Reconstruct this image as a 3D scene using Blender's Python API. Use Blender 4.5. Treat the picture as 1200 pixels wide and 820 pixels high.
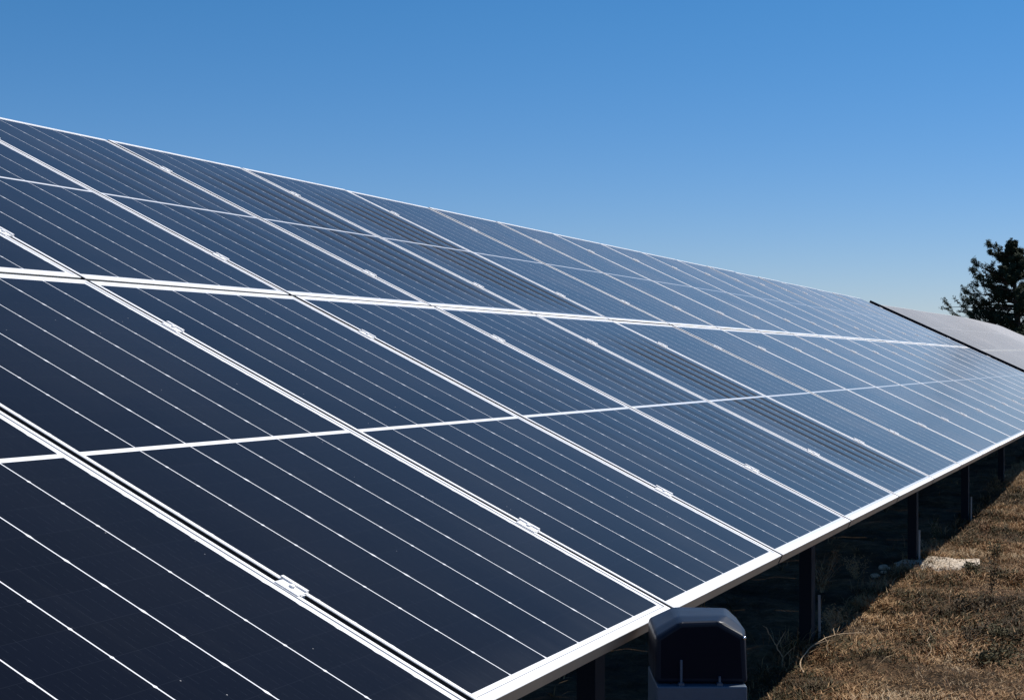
import bpy, bmesh, math, random
from mathutils import Vector, Matrix, noise
random.seed(7)
R = math.radians
scene = bpy.context.scene
for o in list(bpy.data.objects): bpy.data.objects.remove(o)

# ------------------------------------------------------------------ camera
cd = bpy.data.cameras.new('camera'); cam = bpy.data.objects.new('camera', cd)
scene.collection.objects.link(cam); scene.camera = cam
cam.matrix_world = Matrix(((0.39454078, -0.00769882, -0.91884615, -2.46469832),
                           (-0.91887341, 0.0, -0.39455248, -1.11465498),
                           (0.00303759, 0.99997036, -0.00707424, 1.28252156),
                           (0, 0, 0, 1)))
cd.sensor_width = 36; cd.lens = 36 * 1781.686 / 1200
cd.clip_start = 0.05; cd.clip_end = 5000

# ------------------------------------------------------------------ light
SUN = Vector((0.62, -0.44, 1.0)).normalized()
elev = math.asin(SUN.z); azim = math.atan2(SUN.x, SUN.y)
world = bpy.data.worlds.new("World"); scene.world = world; world.use_nodes = True
wn = world.node_tree.nodes; wl = world.node_tree.links
sky = wn.new('ShaderNodeTexSky'); sky.sky_type = 'NISHITA'; sky.sun_disc = False
sky.sun_elevation = elev; sky.sun_rotation = azim
sky.air_density = 1.0; sky.dust_density = 0.0; sky.ozone_density = 2.0; sky.altitude = 0
hs = wn.new('ShaderNodeHueSaturation'); hs.inputs['Saturation'].default_value = 1.22
tint = wn.new('ShaderNodeMix'); tint.data_type = 'RGBA'; tint.blend_type = 'MULTIPLY'; tint.inputs[0].default_value = 1.0
wc = wn.new('ShaderNodeTexCoord'); wz = wn.new('ShaderNodeSeparateXYZ'); wl.new(wc.outputs['Generated'], wz.inputs[0])
wr = wn.new('ShaderNodeValToRGB'); wl.new(wz.outputs[2], wr.inputs[0]); wl.new(wr.outputs[0], tint.inputs[7])
wr.color_ramp.elements[0].position = 0.0; wr.color_ramp.elements[0].color = (0.64, 0.70, 0.98, 1)
wr.color_ramp.elements[1].position = 0.22; wr.color_ramp.elements[1].color = (0.66, 0.795, 0.96, 1)
wl.new(sky.outputs[0], tint.inputs[6]); wl.new(tint.outputs[2], hs.inputs['Color']); wl.new(hs.outputs[0], wn['Background'].inputs[0])
wn['Background'].inputs[1].default_value = 0.082
sl = bpy.data.lights.new('sun', 'SUN'); sl.energy = 5.0; sl.angle = R(0.5); sl.color = (1.0, 0.955, 0.89)
so = bpy.data.objects.new('sun', sl); scene.collection.objects.link(so)
so.rotation_euler = SUN.to_track_quat('Z', 'Y').to_euler(); so.location = (0, 0, 30)
scene.view_settings.view_transform = 'Standard'; scene.view_settings.look = 'None'
scene.view_settings.gamma = 1; scene.view_settings.use_curve_mapping = False
scene.view_settings.exposure = 0.22

# ------------------------------------------------------------------ constants
W = 1.155; GAP = 0.020; PW = W - GAP
TILT = R(25.158); T4 = 3.92586; H = 0.67
CT, ST = math.cos(TILT), math.sin(TILT)
FR = 0.034                                   # frame height
LU, LL = 1.920, 1.990                        # module lengths of the two rows
def arr(s, t, h=0.0, slot=0.0):
    """point of the array: s along the row, t down the slope from the top edge, h above the frame tops"""
    return Vector((s, (T4 - t) * CT - h * ST, H + (T4 - t) * ST + h * CT + slot))

# ------------------------------------------------------------------ helpers
def tag(o, label=None, cat=None, group=None, kind=None):
    if label: o['label'] = label
    if cat: o['category'] = cat
    if group: o['group'] = group
    if kind: o['kind'] = kind
    return o
def obj(name, bm, mat, parent=None, smooth=False, link=True):
    me = bpy.data.meshes.new(name)
    if isinstance(bm, bmesh.types.BMesh):
        bm.to_mesh(me); bm.free()
    else:
        me.from_pydata(bm[0], [], bm[1]); me.update()
    for m in (mat if isinstance(mat, (list, tuple)) else [mat]): me.materials.append(m)
    if smooth:
        for p in me.polygons: p.use_smooth = True
    o = bpy.data.objects.new(name, me)
    scene.collection.objects.link(o)
    if parent: o.parent = parent
    return o
def empty(name, loc=(0, 0, 0), rot=(0, 0, 0)):
    o = bpy.data.objects.new(name, None); scene.collection.objects.link(o)
    o.location = loc; o.rotation_euler = rot; o.empty_display_size = 0.1
    return o
def box(bm, x0, x1, y0, y1, z0, z1, mtx=None, mi=0):
    vs = [bm.verts.new(Vector(p)) for p in ((x0,y0,z0),(x1,y0,z0),(x1,y1,z0),(x0,y1,z0),(x0,y0,z1),(x1,y0,z1),(x1,y1,z1),(x0,y1,z1))]
    if mtx:
        for v in vs: v.co = mtx @ v.co
    for f in ((0,3,2,1),(4,5,6,7),(0,1,5,4),(1,2,6,5),(2,3,7,6),(3,0,4,7)):
        bm.faces.new([vs[i] for i in f]).material_index = mi
    return vs
def bevel(bm, w, seg=1):
    bmesh.ops.bevel(bm, geom=list(bm.edges), offset=w, segments=seg, affect='EDGES', profile=0.6)
def tube(bm, pts, radii, n=7, mi=0, cap=True):
    rings = []
    for i, p in enumerate(pts):
        p = Vector(p)
        a = Vector(pts[max(i-1, 0)]); b = Vector(pts[min(i+1, len(pts)-1)])
        d = (b - a).normalized()
        u = d.orthogonal().normalized() if i == 0 else (u - d * u.dot(d)).normalized()
        v = d.cross(u)
        r = radii[i] if isinstance(radii, (list, tuple)) else radii
        rings.append([bm.verts.new(p + (u * math.cos(2*math.pi*k/n) + v * math.sin(2*math.pi*k/n)) * r) for k in range(n)])
    for a, b in zip(rings, rings[1:]):
        for k in range(n):
            bm.faces.new((a[k], a[(k+1) % n], b[(k+1) % n], b[k])).material_index = mi
    if cap:
        bm.faces.new(list(reversed(rings[0]))).material_index = mi; bm.faces.new(rings[-1]).material_index = mi

class NT:
    """small helper to write node maths"""
    def __init__(s, mat): s.t = mat.node_tree; s.n = s.t.nodes; s.l = s.t.links
    def put(s, sock, v):
        if isinstance(v, (int, float)): sock.default_value = v
        elif isinstance(v, tuple): sock.default_value = v if len(v) == len(sock.default_value) else (*v, 1)
        else: s.l.new(v, sock)
    def m(s, op, *a, clamp=False):
        nd = s.n.new('ShaderNodeMath'); nd.operation = op; nd.use_clamp = clamp
        for i, v in enumerate(a): s.put(nd.inputs[i], v)
        return nd.outputs[0]
    def noise(s, vec, scale, detail=4, rough=0.55, out=0):
        nd = s.n.new('ShaderNodeTexNoise'); s.put(nd.inputs['Vector'], vec)
        nd.inputs['Scale'].default_value = scale; nd.inputs['Detail'].default_value = detail; nd.inputs['Roughness'].default_value = rough
        return nd.outputs[out]
    def mix(s, f, a, b):
        nd = s.n.new('ShaderNodeMix'); nd.data_type = 'RGBA'
        s.put(nd.inputs[0], f); s.put(nd.inputs[6], a); s.put(nd.inputs[7], b)
        return nd.outputs[2]
    def ss(s, x, lo, hi, a=0.0, b=1.0):
        nd = s.n.new('ShaderNodeMapRange'); nd.interpolation_type = 'SMOOTHSTEP'
        s.put(nd.inputs[0], x); s.put(nd.inputs[1], lo); s.put(nd.inputs[2], hi); s.put(nd.inputs[3], a); s.put(nd.inputs[4], b)
        return nd.outputs[0]
    def ramp(s, x, stops):
        nd = s.n.new('ShaderNodeValToRGB'); s.put(nd.inputs[0], x)
        e = nd.color_ramp.elements
        while len(e) < len(stops): e.new(0.5)
        for el, (p, c) in zip(e, stops): el.position = p; el.color = (*c, 1)
        return nd.outputs[0]
    def bump(s, h, strength, dist):
        nd = s.n.new('ShaderNodeBump'); s.put(nd.inputs['Height'], h); nd.inputs['Strength'].default_value = strength; nd.inputs['Distance'].default_value = dist
        return nd.outputs[0]
def mat(name, base=(0.5,)*3, rough=0.5, metal=0.0, **kw):
    m = bpy.data.materials.new(name); m.use_nodes = True
    b = m.node_tree.nodes['Principled BSDF']
    b.inputs['Base Color'].default_value = (*base, 1); b.inputs['Roughness'].default_value = rough; b.inputs['Metallic'].default_value = metal
    for k, v in kw.items(): b.inputs[k].default_value = v
    return m, NT(m), b

# ------------------------------------------------------------------ materials
def alu_mat(name, base, rough=0.45, metal=0.35):
    m, t, b = mat(name, base, rough, metal)
    tc = t.n.new('ShaderNodeTexCoord').outputs['Object']
    n1 = t.noise(tc, 6, 5); n2 = t.noise(tc, 160, 2)
    k = t.m('MULTIPLY_ADD', n1, 0.22, t.m('MULTIPLY', n2, 0.12))
    c = t.mix(t.ss(k, 0.08, 0.26), tuple(x * 0.80 for x in base), base)
    t.put(b.inputs['Base Color'], c)
    t.put(b.inputs['Roughness'], t.m('MULTIPLY_ADD', n1, 0.25, rough - 0.12))
    return m
ALU = alu_mat('anodised_aluminium', (0.88, 0.88, 0.87), 0.5, 0.08)
ALU_OLD = alu_mat('weathered_aluminium', (0.42, 0.42, 0.41), 0.55)
STEEL = alu_mat('galvanised_steel', (0.36, 0.37, 0.38), 0.5, 0.6)
TAN = alu_mat('ground_bounce_frame_face', (0.72, 0.57, 0.38), 0.6, 0.0)  # brown bounce from the ground, put into the colour of the lower face
SIDE_SHADE = alu_mat('shade_toned_frame_side', (0.035, 0.035, 0.036), 0.7, 0.0)  # near-black tone paints the shade in the gaps between modules
DARKSTEEL = alu_mat('dark_steel', (0.006, 0.010, 0.018), 0.7, 0.0)
DARKSTEEL.node_tree.nodes['Principled BSDF'].inputs['Specular IOR Level'].default_value = 0.2

DUST_TAU = 0.0026
def glass_mat(name, L, mr, ml, mb, mt, dusty=0.0):
    """cells under glass; the pattern is in metres in the module's own coordinates"""
    m, t, b = mat(name, (0.01, 0.015, 0.035), 0.12)
    tc = t.n.new('ShaderNodeTexCoord').outputs['Object']
    sep = t.n.new('ShaderNodeSeparateXYZ'); t.l.new(tc, sep.inputs[0]); x, y = sep.outputs[0], sep.outputs[1]
    info = t.n.new('ShaderNodeObjectInfo'); rnd = info.outputs['Random']
    fx = 0.012
    x0, x1 = fx + ml, PW - fx - mr
    cw = (x1 - x0) / 6
    u = t.m('DIVIDE', t.m('SUBTRACT', x, x0), cw)
    ru = t.m('ROUND', u)
    du = t.m('MULTIPLY', t.m('ABSOLUTE', t.m('SUBTRACT', u, ru)), cw)
    # line between the cell columns and the diamonds where cut corners meet
    y0, y1 = mb, L - mt
    ch = (y1 - y0) / 22
    v = t.m('DIVIDE', t.m('SUBTRACT', y, y0), ch)
    dv = t.m('MULTIPLY', t.m('ABSOLUTE', t.m('SUBTRACT', v, t.m('ROUND', v))), ch)
    odd = t.m('MODULO', ru, 2.0)
    line = t.m('SUBTRACT', 1.0, t.ss(du, 0.0013, 0.0017))
    dia = t.m('SUBTRACT', 1.0, t.ss(t.m('ADD', du, t.m('MULTIPLY', dv, t.m('MULTIPLY_ADD', odd, 0.22, 0.20))), 0.0033, 0.0040))
    mid = t.m('SUBTRACT', 1.0, t.ss(t.m('ABSOLUTE', t.m('SUBTRACT', y, L / 2)), 0.0075, 0.0082))
    edge = t.m('MAXIMUM', t.m('MAXIMUM', t.m('LESS_THAN', x, x0), t.m('GREATER_THAN', x, x1)),
               t.m('MAXIMUM', t.m('LESS_THAN', y, y0), t.m('GREATER_THAN', y, y1)))
    white = t.m('MAXIMUM', t.m('MAXIMUM', line, dia), t.m('MAXIMUM', mid, edge), clamp=True)
    # thin dark sealant line against the frame on the side with a wide margin
    seal = t.m('MAXIMUM', t.m('GREATER_THAN', x, PW - fx - 0.0022), t.m('LESS_THAN', y, 0.021 + 0.0022 if L > 1.95 else -1.0))
    # busbars and fingers
    bb = t.m('FRACT', t.m('MULTIPLY', u, 10.0))
    bus = t.m('SUBTRACT', 1.0, t.ss(t.m('ABSOLUTE', t.m('SUBTRACT', bb, 0.5)), 0.012, 0.022))
    dash = t.ss(t.noise(tc, 60, 2), 0.45, 0.62)
    half = t.m('SUBTRACT', 1.0, t.ss(dv, 0.0004, 0.0007))
    # cell to cell colour differences
    cellv = t.n.new('ShaderNodeTexWhiteNoise'); cellv.noise_dimensions = '3D'
    cmb = t.n.new('ShaderNodeCombineXYZ'); t.put(cmb.inputs[0], t.m('FLOOR', u)); t.put(cmb.inputs[1], t.m('FLOOR', v)); t.put(cmb.inputs[2], t.m('MULTIPLY', rnd, 91.0))
    t.l.new(cmb.outputs[0], cellv.inputs[0])
    tone = t.m('ADD', t.m('MULTIPLY', cellv.outputs[0], 0.30), t.m('MULTIPLY', rnd, 0.35))
    cell = t.mix(tone, (0.0007, 0.0015, 0.0048), (0.0014, 0.0027, 0.0085))
    cell = t.mix(t.m('MULTIPLY', bus, t.m('MULTIPLY_ADD', dash, 0.13, 0.01)), cell, (0.10, 0.12, 0.16))
    cell = t.mix(t.m('MULTIPLY', half, 0.05), cell, (0.10, 0.12, 0.16))
    # a few modules have alternating dull strips in their cells (value "strips" on the object)
    at = t.n.new('ShaderNodeAttribute'); at.attribute_type = 'OBJECT'; at.attribute_name = 'strips'
    col = t.mix(white, cell, (0.30, 0.30, 0.30) if dusty else (0.80, 0.81, 0.82))
    ag = t.n.new('ShaderNodeAttribute'); ag.attribute_type = 'OBJECT'; ag.attribute_name = 'groove'
    col = t.mix(t.m('MULTIPLY', seal, t.m('MULTIPLY_ADD', ag.outputs['Fac'], 0.8, 0.1)), col, (0.03, 0.035, 0.05))
    # dust, specks, dried run marks down the slope
    off = t.n.new('ShaderNodeVectorMath'); off.operation = 'ADD'; t.l.new(tc, off.inputs[0])
    cmb2 = t.n.new('ShaderNodeCombineXYZ'); t.put(cmb2.inputs[0], t.m('MULTIPLY', rnd, 50.0)); t.put(cmb2.inputs[1], t.m('MULTIPLY', rnd, 23.0)); t.l.new(cmb2.outputs[0], off.inputs[1])
    po = off.outputs[0]
    big = t.noise(po, 1.7, 5)
    mp = t.n.new('ShaderNodeMapping'); t.l.new(po, mp.inputs[0]); mp.inputs['Scale'].default_value = (26, 1.3, 1)
    run = t.noise(mp.outputs[0], 1.0, 4)
    vor = t.n.new('ShaderNodeTexVoronoi'); t.l.new(po, vor.inputs['Vector']); vor.inputs['Scale'].default_value = 30
    speck = t.m('MULTIPLY', t.m('LESS_THAN', vor.outputs['Distance'], 0.045), t.m('GREATER_THAN', t.noise(po, 9, 2), 0.60))
    lowb = t.ss(y, mb + 0.01, mb + 0.10, 1.0, 0.0)
    dust = t.m('ADD', t.m('MULTIPLY', t.ss(big, 0.42, 0.75), 0.0035), t.m('MULTIPLY', t.ss(run, 0.5, 0.8), 0.004))
    dust = t.m('ADD', dust, t.m('MULTIPLY', lowb, t.m('MULTIPLY', run, 0.02)))
    dust = t.m('ADD', dust, dusty + 0.0002)
    col = t.mix(dust, col, (0.40, 0.42, 0.43))
    col = t.mix(t.m('MULTIPLY', speck, 0.5), col, (0.5, 0.5, 0.5))
    my = t.m('MULTIPLY', t.ss(t.m('ADD', y, t.m('MULTIPLY', x, 0.25)), 0.15, 0.55), t.ss(y, L - 0.12, L - 0.5))
    strip = t.m('MULTIPLY', at.outputs['Fac'], t.ss(t.m('SINE', t.m('MULTIPLY', u, 2 * math.pi)), -0.3, 0.6))
    mx = t.m('MULTIPLY', t.ss(u, 0.4, 2.4), t.ss(u, 6.0, 5.5))
    rgh = t.m('MULTIPLY_ADD', big, 0.10, 0.12 + dusty * 0.3)
    # gentle waviness of tempered glass
    nrm = t.bump(t.noise(po, 1.6, 1), 0.05, 0.008)
    # the dust film scatters more the flatter one looks across it
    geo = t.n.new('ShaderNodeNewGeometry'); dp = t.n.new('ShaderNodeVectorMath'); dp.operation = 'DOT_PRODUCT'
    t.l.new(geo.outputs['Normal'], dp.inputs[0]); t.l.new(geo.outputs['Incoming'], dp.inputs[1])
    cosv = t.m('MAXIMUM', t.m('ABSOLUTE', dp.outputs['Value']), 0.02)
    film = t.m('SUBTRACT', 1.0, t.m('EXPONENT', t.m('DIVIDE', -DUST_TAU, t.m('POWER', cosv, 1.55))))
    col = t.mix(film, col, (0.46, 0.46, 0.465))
    df = t.n.new('ShaderNodeBsdfDiffuse'); t.put(df.inputs['Color'], col)
    gs = t.n.new('ShaderNodeBsdfGlossy'); gs.inputs['Color'].default_value = (0.93, 0.83, 0.75, 1)
    t.put(gs.inputs['Roughness'], rgh); t.put(gs.inputs['Normal'], nrm)
    fr = t.n.new('ShaderNodeFresnel'); fr.inputs['IOR'].default_value = 1.33
    ar = t.m('MULTIPLY', fr.outputs[0], t.ss(fr.outputs[0], 0.015, 0.40, 0.42, 1.10))      # anti-reflective coat
    ff = t.m('MULTIPLY', ar, t.m('SUBTRACT', 1.0, t.m('MULTIPLY', t.m('MULTIPLY', t.m('MULTIPLY', strip, mx), t.m('MULTIPLY', my, t.m('SUBTRACT', 1.0, white))), 0.80)))
    if dusty: ff = t.m('MULTIPLY', ff, 0.35)
    ms = t.n.new('ShaderNodeMixShader'); t.put(ms.inputs[0], ff)
    t.l.new(df.outputs[0], ms.inputs[1]); t.l.new(gs.outputs[0], ms.inputs[2]); t.l.new(ms.outputs[0], t.n['Material Output'].inputs['Surface'])
    return m
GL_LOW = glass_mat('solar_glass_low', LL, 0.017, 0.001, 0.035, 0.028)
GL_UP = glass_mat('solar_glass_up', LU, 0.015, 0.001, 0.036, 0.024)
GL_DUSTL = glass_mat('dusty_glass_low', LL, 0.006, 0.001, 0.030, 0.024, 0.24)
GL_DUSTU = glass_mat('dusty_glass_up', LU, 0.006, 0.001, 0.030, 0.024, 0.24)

# ------------------------------------------------------------------ ground
def gh(x, y):
    """height of the ground"""
    n = noise.noise(Vector((x * 0.9, y * 0.9, 3.1))) * 0.045 + noise.noise(Vector((x * 3.1, y * 3.1, 7.7))) * 0.038
    n += noise.noise(Vector((x * 9, y * 9, 1.7))) * 0.012
    far = max(0.0, math.hypot(x - 8, y) - 30)
    n += noise.noise(Vector((x * 0.03, y * 0.03, 9))) * min(far, 60) * 0.012
    f = min(1.0, max(0.0, (x - 9.5) / 6.0)); n += 0.13 * f * f * (3 - 2 * f) * (1 if x < 60 else 1)
    if x > 60: n -= min(6.0, (x - 60) * 0.03)
    return n
def axis(dense0, dense1, step, lim, grow=1.25):
    a = []; v = dense0
    while v < dense1: a.append(v); v += step
    a.append(dense1)
    s = step; v = dense1
    while v < lim: s *= grow; v += s; a.append(v)
    s = step; v = dense0; pre = []
    while v > -lim: s *= grow; v -= s; pre.append(v)
    return list(reversed(pre)) + a
xs = axis(2.5, 17.0, 0.045, 900); ys = axis(-1.6, 1.1, 0.03, 900)
gv = [(x, y, gh(x, y)) for y in ys for x in xs]
nx = len(xs)
gf = [(j*nx+i, j*nx+i+1, (j+1)*nx+i+1, (j+1)*nx+i) for j in range(len(ys)-1) for i in range(nx-1)]
m, t, b = mat('dry_soil', rough=0.95)
tc = t.n.new('ShaderNodeTexCoord').outputs['Object']
n1 = t.noise(tc, 1.3, 6); n2 = t.noise(tc, 14, 6, 0.7); n3 = t.noise(tc, 90, 4, 0.7)
k = t.m('ADD', t.m('MULTIPLY', n1, 0.45), t.m('ADD', t.m('MULTIPLY', n2, 0.35), t.m('MULTIPLY', n3, 0.2)))
t.put(b.inputs['Base Color'], t.ramp(k, [(0.38, (0.016, 0.012, 0.007)), (0.48, (0.07, 0.043, 0.022)), (0.56, (0.16, 0.095, 0.048)), (0.66, (0.27, 0.17, 0.09))]))
t.put(b.inputs['Normal'], t.bump(t.m('ADD', n2, t.m('MULTIPLY', n3, 0.6)), 0.9, 0.03))
b.inputs['Specular IOR Level'].default_value = 0.15
tag(obj('ground', (gv, gf), m, smooth=True), kind='structure')

# ------------------------------------------------------------------ dry grass (uncountable)
def veg(name, c1, c2, trans=0.0):
    m, t, b = mat(name, rough=0.8)
    tc = t.n.new('ShaderNodeTexCoord').outputs['Object']
    t.put(b.inputs['Base Color'], t.mix(t.ss(t.noise(tc, 17, 3), 0.35, 0.65), c1, c2))
    b.inputs['Specular IOR Level'].default_value = 0.2
    return m
STRAW = veg('straw_blade', (0.44, 0.275, 0.135), (0.29, 0.17, 0.08))
RUST = veg('rusty_blade', (0.25, 0.13, 0.06), (0.165, 0.088, 0.042))
DARKB = veg('dark_blade', (0.04, 0.028, 0.014), (0.075, 0.05, 0.024))
OLIVE = veg('olive_blade', (0.06, 0.055, 0.024), (0.10, 0.08, 0.035))
PALE = veg('pale_blade', (0.46, 0.34, 0.21), (0.36, 0.25, 0.14))
TWIG = veg('dry_twig_bark', (0.42, 0.31, 0.2), (0.28, 0.2, 0.12))
def make_grass():
    rg = random.Random(3); V = []; F = []; MI = []
    def blade(x, y, z, ln, w, az, up, mi):
        dx, dy = math.cos(az), math.sin(az)
        px, py = -dy * w, dx * w
        c, s = math.cos(up), math.sin(up)
        x1, y1, z1 = x + dx*ln*0.5*c, y + dy*ln*0.5*c, z + ln*0.5*s
        c2, s2 = math.cos(up*0.45), math.sin(up*0.35)
        x2, y2, z2 = x1 + dx*ln*0.5*c2, y1 + dy*ln*0.5*c2, z1 + ln*0.5*s2
        i = len(V)
        V.extend(((x-px, y-py, z), (x+px, y+py, z), (x1+px, y1+py, z1+w*0.6), (x1-px, y1-py, z1), (x2, y2, z2)))
        F.append((i, i+1, i+2, i+3)); F.append((i+3, i+2, i+4)); MI.extend((mi, mi))
    def tuft(x, y, big):
        pn = noise.noise(Vector((x*0.8, y*1.3, 21))); pc = noise.noise(Vector((x*2.6, y*2.6, 5)))
        q = rg.random() * 0.8 - 0.06 + pn * 1.9 + pc * 1.5
        q -= 0.9 * math.exp(-((x - 4.9) / 0.9) ** 2 - ((y + 0.50) / 0.24) ** 2) + 0.5 * math.exp(-((x - 5.4) / 0.5) ** 2 - ((y + 0.1) / 0.14) ** 2)
        mi = 2 if q < -0.12 else 3 if q < 0.22 else 1 if q < 0.50 else 0 if q < 1.15 else 4
        z = gh(x, y) - 0.004
        for _ in range(rg.randint(4, 8)):
            blade(x + rg.gauss(0, 0.012), y + rg.gauss(0, 0.012), z, rg.uniform(0.02, 0.06) * big, rg.uniform(0.0007, 0.0018) * big,
                  rg.uniform(0, 6.283), rg.uniform(0.1, 1.25), mi if rg.random() < 0.75 else rg.choice((0, 1, 2, 3)))
    # the strip in front of the array, thickest near the camera
    n = 0
    while n < 38000:
        x = 2.9 + 15 * rg.random() ** 1.35; y = rg.uniform(-1.15, 0.75)
        hh = noise.noise(Vector((x * 1.7, y * 1.7, 40)))
        if y > 0.38 and rg.random() < (y - 0.38) * 9 + 0.35: continue
        if rg.random() > 0.85 + hh * 0.6: continue
        tuft(x, y, max(0.6, 1.0 + 1.1 * hh + 0.5 * noise.noise(Vector((x * 6, y * 6, 80)))) + x * 0.035); n += 1
    for _ in range(9000):
        x = rg.uniform(-6, 45); y = rg.uniform(-9, 5)
        if 2.9 < x < 17 and -1.15 < y < 0.75: continue
        tuft(x, y, 2.0)
    for _ in range(900):                               # taller bleached stalks, thickest along the shadow edge
        x = 3.1 + 11 * rg.random() ** 1.3; y = rg.gauss(0.30, 0.14) if rg.random() < 0.6 else rg.uniform(-0.9, 0.4)
        if noise.noise(Vector((x * 2.2, y * 2.2, 60))) < -0.02: continue
        for _ in range(rg.randint(1, 4)):
            blade(x + rg.gauss(0, .02), y + rg.gauss(0, .02), gh(x, y) - 0.004, rg.uniform(0.07, 0.17), rg.uniform(0.0008, 0.0014), rg.uniform(0, 6.283), rg.uniform(0.5, 1.5), rg.choice((0, 0, 1, 2, 4)))
    me = bpy.data.meshes.new('dry_grass'); me.from_pydata(V, [], F)
    for mm in (STRAW, RUST, DARKB, OLIVE, PALE): me.materials.append(mm)
    me.polygons.foreach_set('material_index', MI); me.update()
    o = bpy.data.objects.new('dry_grass', me); scene.collection.objects.link(o)
    tag(o, 'matted dry brown grass covering the ground beside the panels', 'grass', kind='stuff')
make_grass()

# ------------------------------------------------------------------ solar panels
def frame_bm(L, lb, lt, ls=0.012):
    """aluminium frame: lips of width ls (sides), lb (bottom), lt (top)"""
    bm = bmesh.new()
    z1 = FR; z0 = 0.0; e = 0.0015
    # outer wall with a small chamfer, top lip, inner step down to the glass
    def ring(x0, x1, y0, y1, z): return [bm.verts.new((x0, y0, z)), bm.verts.new((x1, y0, z)), bm.verts.new((x1, y1, z)), bm.verts.new((x0, y1, z))]
    r = [ring(0.003, PW-0.003, 0.003, L-0.003, z0), ring(0, PW, 0, L, z0+0.002), ring(0, PW, 0, L, z1-e), ring(e, PW-e, e, L-e, z1),
         ring(ls-0.0006, PW-ls+0.0006, lb-0.0006, L-lt+0.0006, z1), ring(ls, PW-ls, lb, L-lt, z1-0.0006), ring(ls, PW-ls, lb, L-lt, z1-0.0045)]
    r.append(ring(0.026, PW-0.026, 0.026, L-0.026, z0))
    for a, b_ in zip(r[:-2], r[1:-1]):
        for k in range(4):
            f = bm.faces.new((a[k], a[(k+1) % 4], b_[(k+1) % 4], b_[k]))
            if a is r[1]: f.material_index = (2, 1, 0, 1)[k]      # bottom wall in ground-bounce brown, sides in painted gap shade
    a, b_ = r[-1], r[0]
    for k in range(4): bm.faces.new((a[k], a[(k+1) % 4], b_[(k+1) % 4], b_[k]))
    return bm
def glass_bm(L, lb, lt, ls=0.012):
    bm = bmesh.new(); box(bm, ls+0.0002, PW-ls-0.0002, lb+0.0002, L-lt-0.0002, FR-0.0075, FR-0.0016); return bm
def clamp_bm(end=False):
    bm = bmesh.new(); z = FR
    # flat cap over both frame lips, raised lip on the far side, bolt head
    box(bm, -0.009, 0.029, -0.028, 0.028, z + 0.0004, z + 0.0024)
    box(bm, 0.0215, 0.0315, -0.026, 0.036, z + 0.0024, z + 0.0058)
    box(bm, 0.0025, 0.0175, -0.03, 0.03, z - 0.030, z + 0.0002)
    bmesh.ops.create_cone(bm, cap_ends=True, segments=6, radius1=0.0065, radius2=0.006, depth=0.004, matrix=Matrix.Translation((0.010, 0.0, z + 0.0046)))
    return bm
def make_panel(kind):
    L, lb, lt, g = {'low': (LL, 0.021, 0.014, GL_LOW), 'up': (LU, 0.016, 0.012, GL_UP),
                    'dl': (LL, 0.012, 0.012, GL_DUSTL), 'du': (LU, 0.012, 0.012, GL_DUSTU)}[kind]
    e = empty('solar_panel')
    obj('frame', frame_bm(L, lb, lt), [ALU if kind in ('low', 'up') else ALU_OLD, SIDE_SHADE, TAN], e)
    gl = obj('glass', glass_bm(L, lb, lt), g, e); gl['strips'] = 0.0; gl['groove'] = 0.0
    if kind in ('low', 'up'):
        for y in ((0.435, 1.655) if kind == 'low' else (0.335, 1.54)):
            c = obj('clamp', clamp_bm(), ALU, e); c.location = (PW, y, 0)
    return e
def dup(root):
    r = root.copy(); scene.collection.objects.link(r)
    for ch in list(root.children):
        c = ch.copy(); scene.collection.objects.link(c); c.parent = r
    return r
used = set()
def place_panel(proto, s, tb, h=0.0, pitch=0.0, dz=0.0, jig=True):
    p = proto if proto.name not in used else dup(proto)
    used.add(p.name)
    p.location = arr(s, tb, -FR + h, dz)
    p.rotation_euler = (TILT + (random.gauss(0, 0.0007) if jig else 0), -pitch + (random.gauss(0, 0.0007) if jig else 0), 0)
    return p
ORD = ['', 'first', 'second', 'third', 'fourth', 'fifth', 'sixth', 'seventh', 'eighth', 'ninth', 'tenth', 'eleventh', 'twelfth']
STRIPS = {('up', 2): 0.25, ('up', 3): 0.75, ('up', 4): 1.0, ('low', 3): 0.45, ('low', 4): 1.0, ('low', 2): 0.15}
low, up = make_panel('low'), make_panel('up')
NEND = 20
for i in range(-1, NEND):
    p = place_panel(low, i * W + GAP/2, T4)
    k = i + 2
    if k <= 11: where = ['', 'leftmost and nearest at the left edge'][k] if k == 1 else ORD[k] + ' from the near left end'
    else: where = (ORD[NEND - i] if NEND - i > 1 else 'last') + ' before the dark gap'
    tag(p, 'blue solar panel in the lower row, ' + where, 'solar panel', 'solar panels of the near array')
    for c in p.children:
        if c.name.startswith('glass'): c['strips'] = STRIPS.get(('low', i), 0.0); c['groove'] = 1.0 if i <= 0 else 0.0
for i in range(0, NEND):
    p = place_panel(up, i * W + GAP/2, LU)
    k = i + 1
    if k <= 10: where = 'leftmost, only a corner in view' if k == 1 else ORD[k] + ' from the left'
    else: where = (ORD[NEND - i] if NEND - i > 1 else 'last') + ' before the dark gap'
    tag(p, 'blue solar panel in the upper row, ' + where, 'solar panel', 'solar panels of the near array')
    for c in p.children:
        if c.name.startswith('glass'): c['strips'] = STRIPS.get(('up', i), 0.0)
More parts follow.
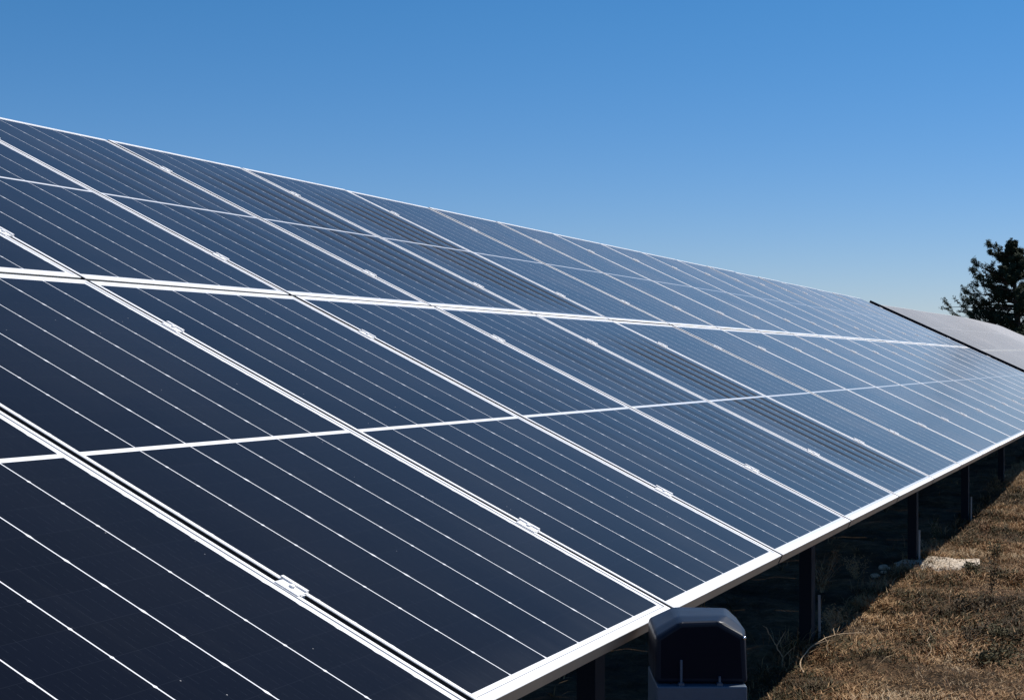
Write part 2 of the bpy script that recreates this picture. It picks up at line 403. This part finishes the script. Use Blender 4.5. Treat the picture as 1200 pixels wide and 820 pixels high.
# white end clamps on the last panels
# the second array beyond the gap, following a low rise and then dropping
S2 = NEND * W + 1.0
def prof(s):
    d = s - S2
    pts = [(0, -0.045), (5, 0.0), (14, 0.08), (22, 0.07), (30, -0.08), (38, -0.42), (60, -1.9)]
    for (a, ha), (b_, hb) in zip(pts, pts[1:]):
        if d <= b_:
            f = (d - a) / (b_ - a); f = f * f * (3 - 2 * f) * 0.5 + f * 0.5
            return ha + (hb - ha) * f
    return pts[-1][1]
dl, du = make_panel('dl'), make_panel('du')
for i in range(36):
    s = S2 + i * W
    h0, h1 = prof(s), prof(s + W); pt = math.atan2(h1 - h0, W)
    for proto, tb, row in ((dl, T4, 'lower'), (du, LU, 'upper')):
        p = place_panel(proto, s, tb, 0, pt, h0, jig=False)
        tag(p, 'dusty grey solar panel of the far array, beyond the dark gap', 'solar panel', 'grey solar panels of the far array')

# ------------------------------------------------------------------ racks under the panels
def sloped(bm, s0, s1, t0, t1, h0, h1, dz=(0, 0)):
    c = [arr(s0, t0, h0, dz[0]), arr(s1, t0, h0, dz[1]), arr(s1, t1, h0, dz[1]), arr(s0, t1, h0, dz[0]),
         arr(s0, t0, h1, dz[0]), arr(s1, t0, h1, dz[1]), arr(s1, t1, h1, dz[1]), arr(s0, t1, h1, dz[0])]
    vs = [bm.verts.new(v) for v in c]
    for f in ((0,3,2,1),(4,5,6,7),(0,1,5,4),(1,2,6,5),(2,3,7,6),(3,0,4,7)): bm.faces.new([vs[i] for i in f])
def channel_post(x, y, ztop, h=0.0, w=0.075, d=0.055, mt=DARKSTEEL, parent=None):
    bm = bmesh.new(); z0 = gh(x, y) - 0.15
    box(bm, -0.004, 0.0, -d/2, d/2, z0, ztop)               # web
    box(bm, 0.0, w, d/2 - 0.004, d/2, z0, ztop)             # flanges
    box(bm, 0.0, w, -d/2, -d/2 + 0.004, z0, ztop)
    box(bm, w - 0.004, w, -d/2 + 0.004, -d/2 + 0.016, z0, ztop)
    o = obj('post', bm, mt, parent); o.location = (x, y, 0); return o
def rack(s0, s1, posts, label, dzf=lambda s: 0.0, segs=1, end_rafter=0.0):
    r = empty('mounting_rack', (s0, 1.5, 0)); inv = Matrix.Translation((-s0, -1.5, 0))
    def add(name, bm, m_):
        bmesh.ops.transform(bm, matrix=inv, verts=bm.verts); return obj(name, bm, m_, r)
    for t_ in (0.45, 1.48, 2.42, 3.42):
        bm = bmesh.new()
        for k in range(segs):
            a = s0 + (s1 - s0) * k / segs; b_ = s0 + (s1 - s0) * (k + 1) / segs
            sloped(bm, a, b_, t_ - 0.025, t_ + 0.025, -FR - 0.065, -FR - 0.002, (dzf(a), dzf(b_)))
        add('purlin', bm, DARKSTEEL)
    for s in posts:
        dz = dzf(s)
        bm = bmesh.new(); sloped(bm, s - 0.03, s + 0.03, 0.25, 3.62, -FR - 0.145, -FR - 0.067, (dz, dz)); add('rafter', bm, DARKSTEEL)
        for y in (0.36, 2.75):
            zt = H + y * math.tan(TILT) - 0.16 + dz
            o = channel_post(s, y, zt, parent=r, mt=DARKSTEEL); o.location = (s - s0, y - 1.5, 0)
    if end_rafter:
        bm = bmesh.new(); sloped(bm, s0 - 0.05, s0 - 0.004, 0.0, T4, -0.20, 0.004); add('end_plate', bm, DARKSTEEL)
    return tag(r, label, 'mounting rack')
rack(-W, NEND * W, [-1.3, 1.5, 4.3, 7.42, 10.18, 13.1, 16.1, 19.1, 22.1], 'dark steel rack on posts carrying the near array of blue panels')
rack(S2, S2 + 36 * W, [S2 + 0.6 + 3.05 * k for k in range(14)], 'dark steel rack under the grey far array beyond the gap', prof, 36, 0.1)

# end clamps on the far edge of the near array
# ------------------------------------------------------------------ equipment box at the lower edge
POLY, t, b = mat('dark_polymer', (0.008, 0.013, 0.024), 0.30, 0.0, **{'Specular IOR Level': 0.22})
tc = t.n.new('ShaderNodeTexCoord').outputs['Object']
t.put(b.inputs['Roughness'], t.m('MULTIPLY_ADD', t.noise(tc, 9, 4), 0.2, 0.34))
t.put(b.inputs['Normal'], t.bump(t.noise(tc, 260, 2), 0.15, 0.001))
POLYF, t, b = mat('shaded_front_polymer', (0.0025, 0.004, 0.011), 0.5, 0.0, **{'Specular IOR Level': 0.12})  # front face coloured darker than the hood to paint its shade
PLATE = alu_mat('blue_grey_painted_steel', (0.10, 0.13, 0.17), 0.45, 0.1)
BX = Vector((-2.4647, -1.1147, 0)) + Vector((0.9188, 0.3946, 0)) * 3.30 + Vector((0.3945, -0.9189, 0)) * ((824.0 - 600) * 3.30 / 1781.7)
eb = empty('equipment_box', (BX.x, BX.y, gh(BX.x, BX.y)), (0, 0, math.atan2(-0.9189, 0.3945)))
zb = eb.location.z
def loft(rings, name, m_, parent, bev=0.0, seg=2):
    bm = bmesh.new(); rr = [[bm.verts.new((p[0], p[1], p[2] - zb)) for p in r_] for r_ in rings]
    n = len(rr[0])
    for a, b_ in zip(rr, rr[1:]):
        for k in range(n): bm.faces.new((a[k], a[(k+1) % n], b_[(k+1) % n], b_[k]))
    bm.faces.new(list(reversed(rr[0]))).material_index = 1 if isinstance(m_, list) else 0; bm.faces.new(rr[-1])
    bmesh.ops.recalc_face_normals(bm, faces=bm.faces)
    if bev: bevel(bm, bev, seg)
    return obj(name, bm, m_, parent, smooth=False)
fx_ = [(-0.101, 0.585), (-0.101, 0.684), (-0.049, 0.717), (0.035, 0.720), (0.092, 0.688), (0.098, 0.585)]
loft([[(x, 0.0, z) for x, z in fx_],
      [(-0.103, 0.05, 0.585), (-0.103, 0.05, 0.690), (-0.050, 0.05, 0.722), (0.060, 0.05, 0.724), (0.101, 0.05, 0.694), (0.104, 0.05, 0.585)],
      [(-0.098, 0.22, 0.585), (-0.098, 0.22, 0.690), (-0.040, 0.22, 0.716), (0.082, 0.22, 0.714), (0.108, 0.22, 0.688), (0.112, 0.22, 0.585)]],
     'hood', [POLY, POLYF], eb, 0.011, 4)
bm = bmesh.new(); box(bm, -0.100, 0.094, -0.022, 0.20, 0.30 - zb, 0.5835 - zb); bevel(bm, 0.004, 2); obj('lower_case', bm, PLATE, eb)
for x, h in ((-0.047, 0.055), (0.036, 0.020)):
    bm = bmesh.new(); tube(bm, [(x, -0.011, 0.583 - zb), (x, -0.011, 0.583 + h - zb)], 0.0028, 8)
    box(bm, x - 0.006, x + 0.006, -0.017, -0.005, 0.5836 - zb, 0.589 - zb); obj('bolt', bm, PLATE, eb)
bm = bmesh.new(); bmesh.ops.create_uvsphere(bm, u_segments=12, v_segments=8, radius=0.0042, matrix=Matrix.Translation((0.0905, -0.001, 0.684 - zb)))
obj('screw', bm, alu_mat('bright_screw', (0.8, 0.8, 0.8), 0.2, 1.0), eb, smooth=True)
bm = bmesh.new(); box(bm, -0.025, 0.025, 0.06, 0.11, -0.1, 0.2995 - zb); obj('stand', bm, DARKSTEEL, eb)
tag(eb, 'dark polymer equipment box with chamfered hood standing at the lower edge of the panels', 'equipment box')

# ------------------------------------------------------------------ tree
def make_tree():
    rg = random.Random(11)
    base = Vector((70, 4.86, 0)); base.z = gh(70, 4.86) - 0.2
    root = empty('conifer_tree', base)
    side = Vector((0.3945, -0.9189, 0)); deep = Vector((0.9188, 0.3946, 0))
    topz = 1.28 + (421.6 - 276) * 69.0 / 1781.7 - base.z
    bm = bmesh.new()
    lean = side * -0.45
    spine = [Vector((0, 0, 0)), lean * 0.2 + Vector((0, 0, topz * 0.35)), lean * 0.7 + Vector((0, 0, topz * 0.7)), lean + Vector((0, 0, topz * 0.98))]
    tube(bm, spine, [0.22, 0.17, 0.09, 0.02], 9)
    def sp(f):
        f = max(0, min(0.9999, f)) * 3; i = int(f); return spine[i].lerp(spine[i+1], f - i)
    V = []; F = []
    def clump(c, r, n):
        for _ in range(n):
            d = Vector((rg.gauss(0, 1), rg.gauss(0, 1), rg.gauss(0, 0.8))).normalized()
            q = c + d * r * rg.random() ** 0.5
            a = Vector((rg.gauss(0, 1), rg.gauss(0, 1), rg.gauss(0.4, 1))).normalized(); b_ = a.orthogonal().normalized()
            l = rg.uniform(0.04, 0.09); w = l * 0.25
            i = len(V); V.extend((q - a*l - b_*w*0.4, q - b_*w*-1, q + a*l, q - b_*w)); F.append((i, i+1, i+2, i+3))
    def branch(p, d, ln, r, lvl=0, aim=None):
        pts = [p]; n = 5; cur = p.copy(); dd = d.copy()
        for k in range(n):
            dd = (dd + Vector((rg.gauss(0, .13), rg.gauss(0, .13), rg.gauss(0.07 if lvl == 0 else 0.18, .10)))).normalized()
            if aim: dd = (dd + (aim - cur).normalized() * 1.5).normalized()
            cur = cur + dd * ln / n; pts.append(cur.copy())
        tube(bm, pts, [r * (1 - 0.8 * k / n) for k in range(n+1)], 5, cap=False)
        for k in range(1 if lvl else 2, n+1):
            if lvl == 0:
                for _ in range(2 + (k % 2)):
                    sd = (dd + Vector((rg.gauss(0, .7), rg.gauss(0, .7), rg.gauss(0.15, .45)))).normalized()
                    branch(pts[k], sd, ln * rg.uniform(0.22, 0.42) * (1.15 - 0.1 * k), r * 0.4, 1)
            if rg.random() < (0.93 if lvl else 0.7):
                clump(pts[k], rg.uniform(0.07, 0.15), 15)
    N = 120
    for k in range(N):
        f = 0.10 + 0.89 * (k / N)
        p = sp(f); az = k * 2.399 + rg.uniform(-.4, .4)
        ln = (0.12 + 3.0 * (1 - f) ** 0.95) * rg.uniform(0.5, 1.0)
        d = side * math.cos(az) + deep * math.sin(az) + Vector((0, 0, rg.uniform(0.0, 0.35)))
        branch(p, d.normalized(), ln, 0.05 * (1.1 - f))
    # the long branches that make the left side of its outline: (height of the tip, reach, rise along the branch)
    for zt, ln, rise in ((3.75, 3.6, 0.10), (3.3, 3.1, 0.02), (2.8, 2.9, 0.0), (4.3, 2.75, 0.22), (4.0, 2.3, 0.2), (5.55, 2.15, 0.85), (5.3, 2.2, 0.7), (4.7, 2.2, 0.4),
                         (5.0, 1.8, 0.5), (3.6, 2.8, 0.1), (3.2, 2.6, 0.05), (2.9, 2.3, 0.0), (3.9, 2.6, 0.2), (2.6, 2.5, 0.0), (6.5, 1.35, 0.8), (6.2, 1.2, 0.6), (3.4, 2.5, 0.1), (2.3, 2.8, 0.0), (3.0, 2.0, 0.0)):
        ln *= 0.80
        p = sp((zt - ln * rise * 0.6 - base.z) / topz)
        target = p - side * ln + deep * rg.uniform(-.4, .4); target.z = zt - base.z
        branch(p, (target - p).normalized(), (target - p).length, 0.05, aim=target)
    clump(spine[-1] - Vector((0, 0, 0.05)), 0.10, 40); clump(spine[-1] + Vector((0, 0, 0.12)), 0.06, 18)
    bk = veg('bark', (0.07, 0.05, 0.035), (0.11, 0.08, 0.06))
    obj('trunk', bm, bk, root)
    obj('crown', (V, F), veg('needles', (0.022, 0.036, 0.018), (0.045, 0.062, 0.028)), root)
    tag(root, 'dark evergreen conifer with ragged upswept branches behind the far array', 'tree')
make_tree()

# ------------------------------------------------------------------ small things on the ground
def twig(name, pts, r, label, cat, m_=TWIG, branches=()):
    bm = bmesh.new()
    P0 = [Vector((x, y, gh(x, y) + z)) for x, y, z in pts]; P = []
    for i in range(len(P0) - 1):
        a, b_, c, d = P0[max(i-1, 0)], P0[i], P0[i+1], P0[min(i+2, len(P0)-1)]
        for q in range(5):
            f = q / 5
            P.append(0.5 * ((2*b_) + (c - a)*f + (2*a - 5*b_ + 4*c - d)*f*f + (3*b_ - a - 3*c + d)*f**3) + Vector((random.gauss(0, .0012), random.gauss(0, .0012), random.gauss(0, .0012))))
    P.append(P0[-1])
    tube(bm, P, [r * (1 - 0.55 * k / (len(P)-1)) for k in range(len(P))], 6)
    for i, off, rr in branches:
        a = P[i * 5]; b_ = a + Vector(off); mid = a.lerp(b_, 0.5) + Vector((0.004, -0.003, 0.006))
        tube(bm, [a, mid, b_], [rr, rr*0.8, rr*0.4], 5)
    o = P[0].copy()
    bmesh.ops.transform(bm, matrix=Matrix.Translation(-o), verts=bm.verts)
    ob = obj(name, bm, m_); ob.location = o
    return tag(ob, label, cat)
twig('dry_twig', [(3.62, 0.22, 0.02), (3.8, 0.27, 0.05), (4.05, 0.27, 0.065), (4.35, 0.24, 0.05), (4.75, 0.19, 0.03)], 0.003,
     'long pale curved dry twig lying across the grass at the foot of the nearest post', 'twig', branches=((2, (0.05, -0.09, 0.02), 0.002), (3, (0.14, 0.05, 0.03), 0.002)))
twig('withered_plant', [(3.86, 0.36, 0.0), (3.87, 0.365, 0.05), (3.85, 0.385, 0.10), (3.83, 0.41, 0.15), (3.82, 0.42, 0.18)], 0.003,
     'upright forked dry stem in the shade left of the nearest post', 'plant', branches=((2, (0.03, -0.03, 0.06), 0.002), (1, (0.02, -0.05, 0.05), 0.002), (3, (-0.03, 0.02, 0.04), 0.002)))
twig('dry_twig', [(4.9, -0.12, 0.03), (4.6, -0.13, 0.04), (4.35, -0.18, 0.035), (4.1, -0.2, 0.03)], 0.002,
     'thin straight dry twig lying in the open grass at lower right', 'twig', branches=((1, (-0.05, -0.06, 0.01), 0.0015),))
LIT_STRIP = alu_mat('sunlit_strip', (0.40, 0.40, 0.39), 0.6, 0.0)  # pale strips added for the sunlit lower edge of each post
for x, y, h, lab in ((4.40, 0.318, 0.20, 'pale strip imitating sunlight at the foot of the nearest post'),
                     (7.42, 0.315, 0.21, 'pale strip imitating sunlight at the foot of the second post, by the pale stones'),
                     (10.22, 0.315, 0.20, 'pale strip imitating sunlight at the foot of the third, farthest visible post')):
    bm = bmesh.new(); box(bm, -0.004, 0.004, -0.0055, 0.0055, -0.08, h); bevel(bm, 0.001)
    o = obj('sunlit_post_strip', bm, LIT_STRIP); o.location = (x, y, gh(x, y)); o.rotation_euler = (R(random.uniform(-2, 2)), R(random.uniform(-2, 2)), 0.3)
    tag(o, lab, 'stake', 'sunlit strips at the feet of the posts')
# pale concrete footing strip, broken
m, t, b = mat('pale_stone', rough=0.95)
tc = t.n.new('ShaderNodeTexCoord').outputs['Object']
t.put(b.inputs['Base Color'], t.ramp(t.noise(tc, 22, 6, 0.65), [(0.3, (0.30, 0.23, 0.16)), (0.45, (0.56, 0.46, 0.35)), (0.7, (0.72, 0.62, 0.50))]))
t.put(b.inputs['Normal'], t.bump(t.noise(tc, 70, 5), 0.7, 0.02))
bm = bmesh.new(); N = 60; ra = random.Random(5)
ctr = [Vector((7.34, 0.45)), Vector((7.40, 0.30)), Vector((7.46, 0.18)), Vector((7.54, 0.06)), Vector((7.62, -0.03))]
top = []; bot = []
def pc(f):
    f *= 3.999; i = int(f); return ctr[i].lerp(ctr[i+1], f - i)
rows = []
for k in range(N + 1):
    f = k / N; c = pc(f); row = []
    wd = 0.17 * (math.sin(math.pi * min(1, max(0.03, f))) ** 0.4) * (1 + 0.35 * noise.noise(Vector((f * 9, 0, 2))))
    for j in range(9):
        g = (j / 8 - 0.5) * 2
        x = c.x + g * wd; y = c.y + g * wd * 0.3
        z = gh(x, y) + 0.026 * (1 - g ** 6) - 0.004 + 0.007 * noise.noise(Vector((x * 22, y * 22, 0)))
        row.append(bm.verts.new((x, y, z)))
    rows.append(row)
for a, b_ in zip(rows, rows[1:]):
    for j in range(8): bm.faces.new((a[j], a[j+1], b_[j+1], b_[j]))
ret = bmesh.ops.extrude_face_region(bm, geom=list(bm.faces))
for v in [g for g in ret['geom'] if isinstance(g, bmesh.types.BMVert)]: v.co.z -= 0.05
bmesh.ops.recalc_face_normals(bm, faces=bm.faces)
tag(obj('stone_slab', bm, m, smooth=True), 'pale broken stone slab lying in the grass beside the second post', 'stone slab')
for i, (x, y, s_, lab) in enumerate(((7.05, 0.47, 0.035, 'pale stone in the shade left of the slab, largest of the four'),
                                     (6.70, 0.47, 0.024, 'pale stone nearest the camera on the shadow edge before the slab'),
                                     (6.86, 0.445, 0.018, 'small pale pebble between the larger stones on the shadow edge'),
                                     (6.95, -0.17, 0.026, 'pale stone beside the dark weed right of the slab'))):
    bm = bmesh.new(); bmesh.ops.create_icosphere(bm, subdivisions=3, radius=s_)
    for v in bm.verts: v.co *= 1 + 0.45 * noise.noise(v.co * 30 + Vector((i * 9, 0, 0))); v.co.z *= 0.6
    o = obj('stone', bm, m, smooth=False); o.location = (x, y, gh(x, y) + s_ * 0.3)
    tag(o, lab, 'stone', 'pale stones around the slab')
def weed(x, y, h, spread, n, label, mats, leaf=0.012, name='dry_weed', seed=1):
    rg = random.Random(seed); root = empty(name, (x, y, gh(x, y)))
    bm = bmesh.new(); V = []; F = []
    for k in range(n):
        az = rg.uniform(0, 6.283); ln = h * rg.uniform(0.6, 1.1); sp_ = spread * rg.uniform(0.2, 1)
        pts = []
        for j in range(6):
            f = j / 5; pts.append(Vector((math.cos(az) * sp_ * f ** 1.3 + rg.gauss(0, .006), math.sin(az) * sp_ * f ** 1.3 + rg.gauss(0, .006), ln * f)))
        tube(bm, pts, [0.0022 * (1 - 0.7 * j / 5) for j in range(6)], 4, cap=False)
        for j in range(1, 6):
            for _ in range(5):
                q = pts[j] + Vector((rg.gauss(0, .014), rg.gauss(0, .014), rg.gauss(0, .014)))
                a = Vector((rg.gauss(0, 1), rg.gauss(0, 1), rg.gauss(0, 1))).normalized() * leaf; b_ = a.orthogonal().normalized() * leaf * 0.4
                i = len(V); V.extend((q - a, q - b_, q + a, q + b_)); F.append((i, i+1, i+2, i+3))
    obj('stems', bm, mats[0], root); obj('leaves', (V, F), mats[1], root)
    return tag(root, label, 'weed')
weed(6.15, -0.25, 0.16, 0.03, 4, 'tall dark brown withered weed standing alone in the grass below the slab', (DARKB, DARKB), 0.010, seed=2)
weed(6.75, -0.09, 0.10, 0.07, 9, 'low dark olive weed at the right end of the pale slab', (DARKB, OLIVE), 0.012, seed=3)
weed(5.6, -0.18, 0.05, 0.14, 14, 'low spreading dark weed in the middle of the open grass', (DARKB, DARKB), 0.012, seed=4)
weed(4.3, -0.42, 0.07, 0.2, 24, 'large dark olive weed patch at the lower right corner', (DARKB, OLIVE), 0.011, seed=5)
weed(5.0, -0.42, 0.06, 0.2, 20, 'dark weed patch at the right edge above the corner patch', (DARKB, OLIVE), 0.011, seed=8)
weed(5.9, 0.62, 0.24, 0.12, 14, 'bushy dry weed half in shade between the first two posts', (TWIG, RUST), 0.009, seed=6)
weed(6.6, 0.56, 0.14, 0.10, 10, 'small dry weed in shade just left of the second post', (TWIG, STRAW), 0.008, seed=7)
weed(3.45, 0.52, 0.13, 0.10, 8, 'small dry weed at the shadow edge beside the equipment box', (TWIG, STRAW), 0.007, seed=9)
weed(9.0, 0.44, 0.13, 0.06, 6, 'small leafy weed at the shadow edge between the second and third posts', (TWIG, OLIVE), 0.010, seed=10)

weed(4.75, -0.30, 0.11, 0.10, 9, 'upright straggly brown weed at lower right, nearest the camera', (TWIG, DARKB), 0.009, seed=12)
weed(7.9, -0.10, 0.10, 0.08, 9, 'small brown weed behind the right end of the pale slab', (TWIG, OLIVE), 0.010, seed=14)
weed(9.3, 0.12, 0.13, 0.09, 9, 'grey brown weed in the sun near the third post', (TWIG, RUST), 0.011, seed=15)
weed(4.9, 0.36, 0.12, 0.08, 9, 'dry straw coloured weed on the shadow edge just behind the nearest post', (TWIG, STRAW), 0.008, seed=16)
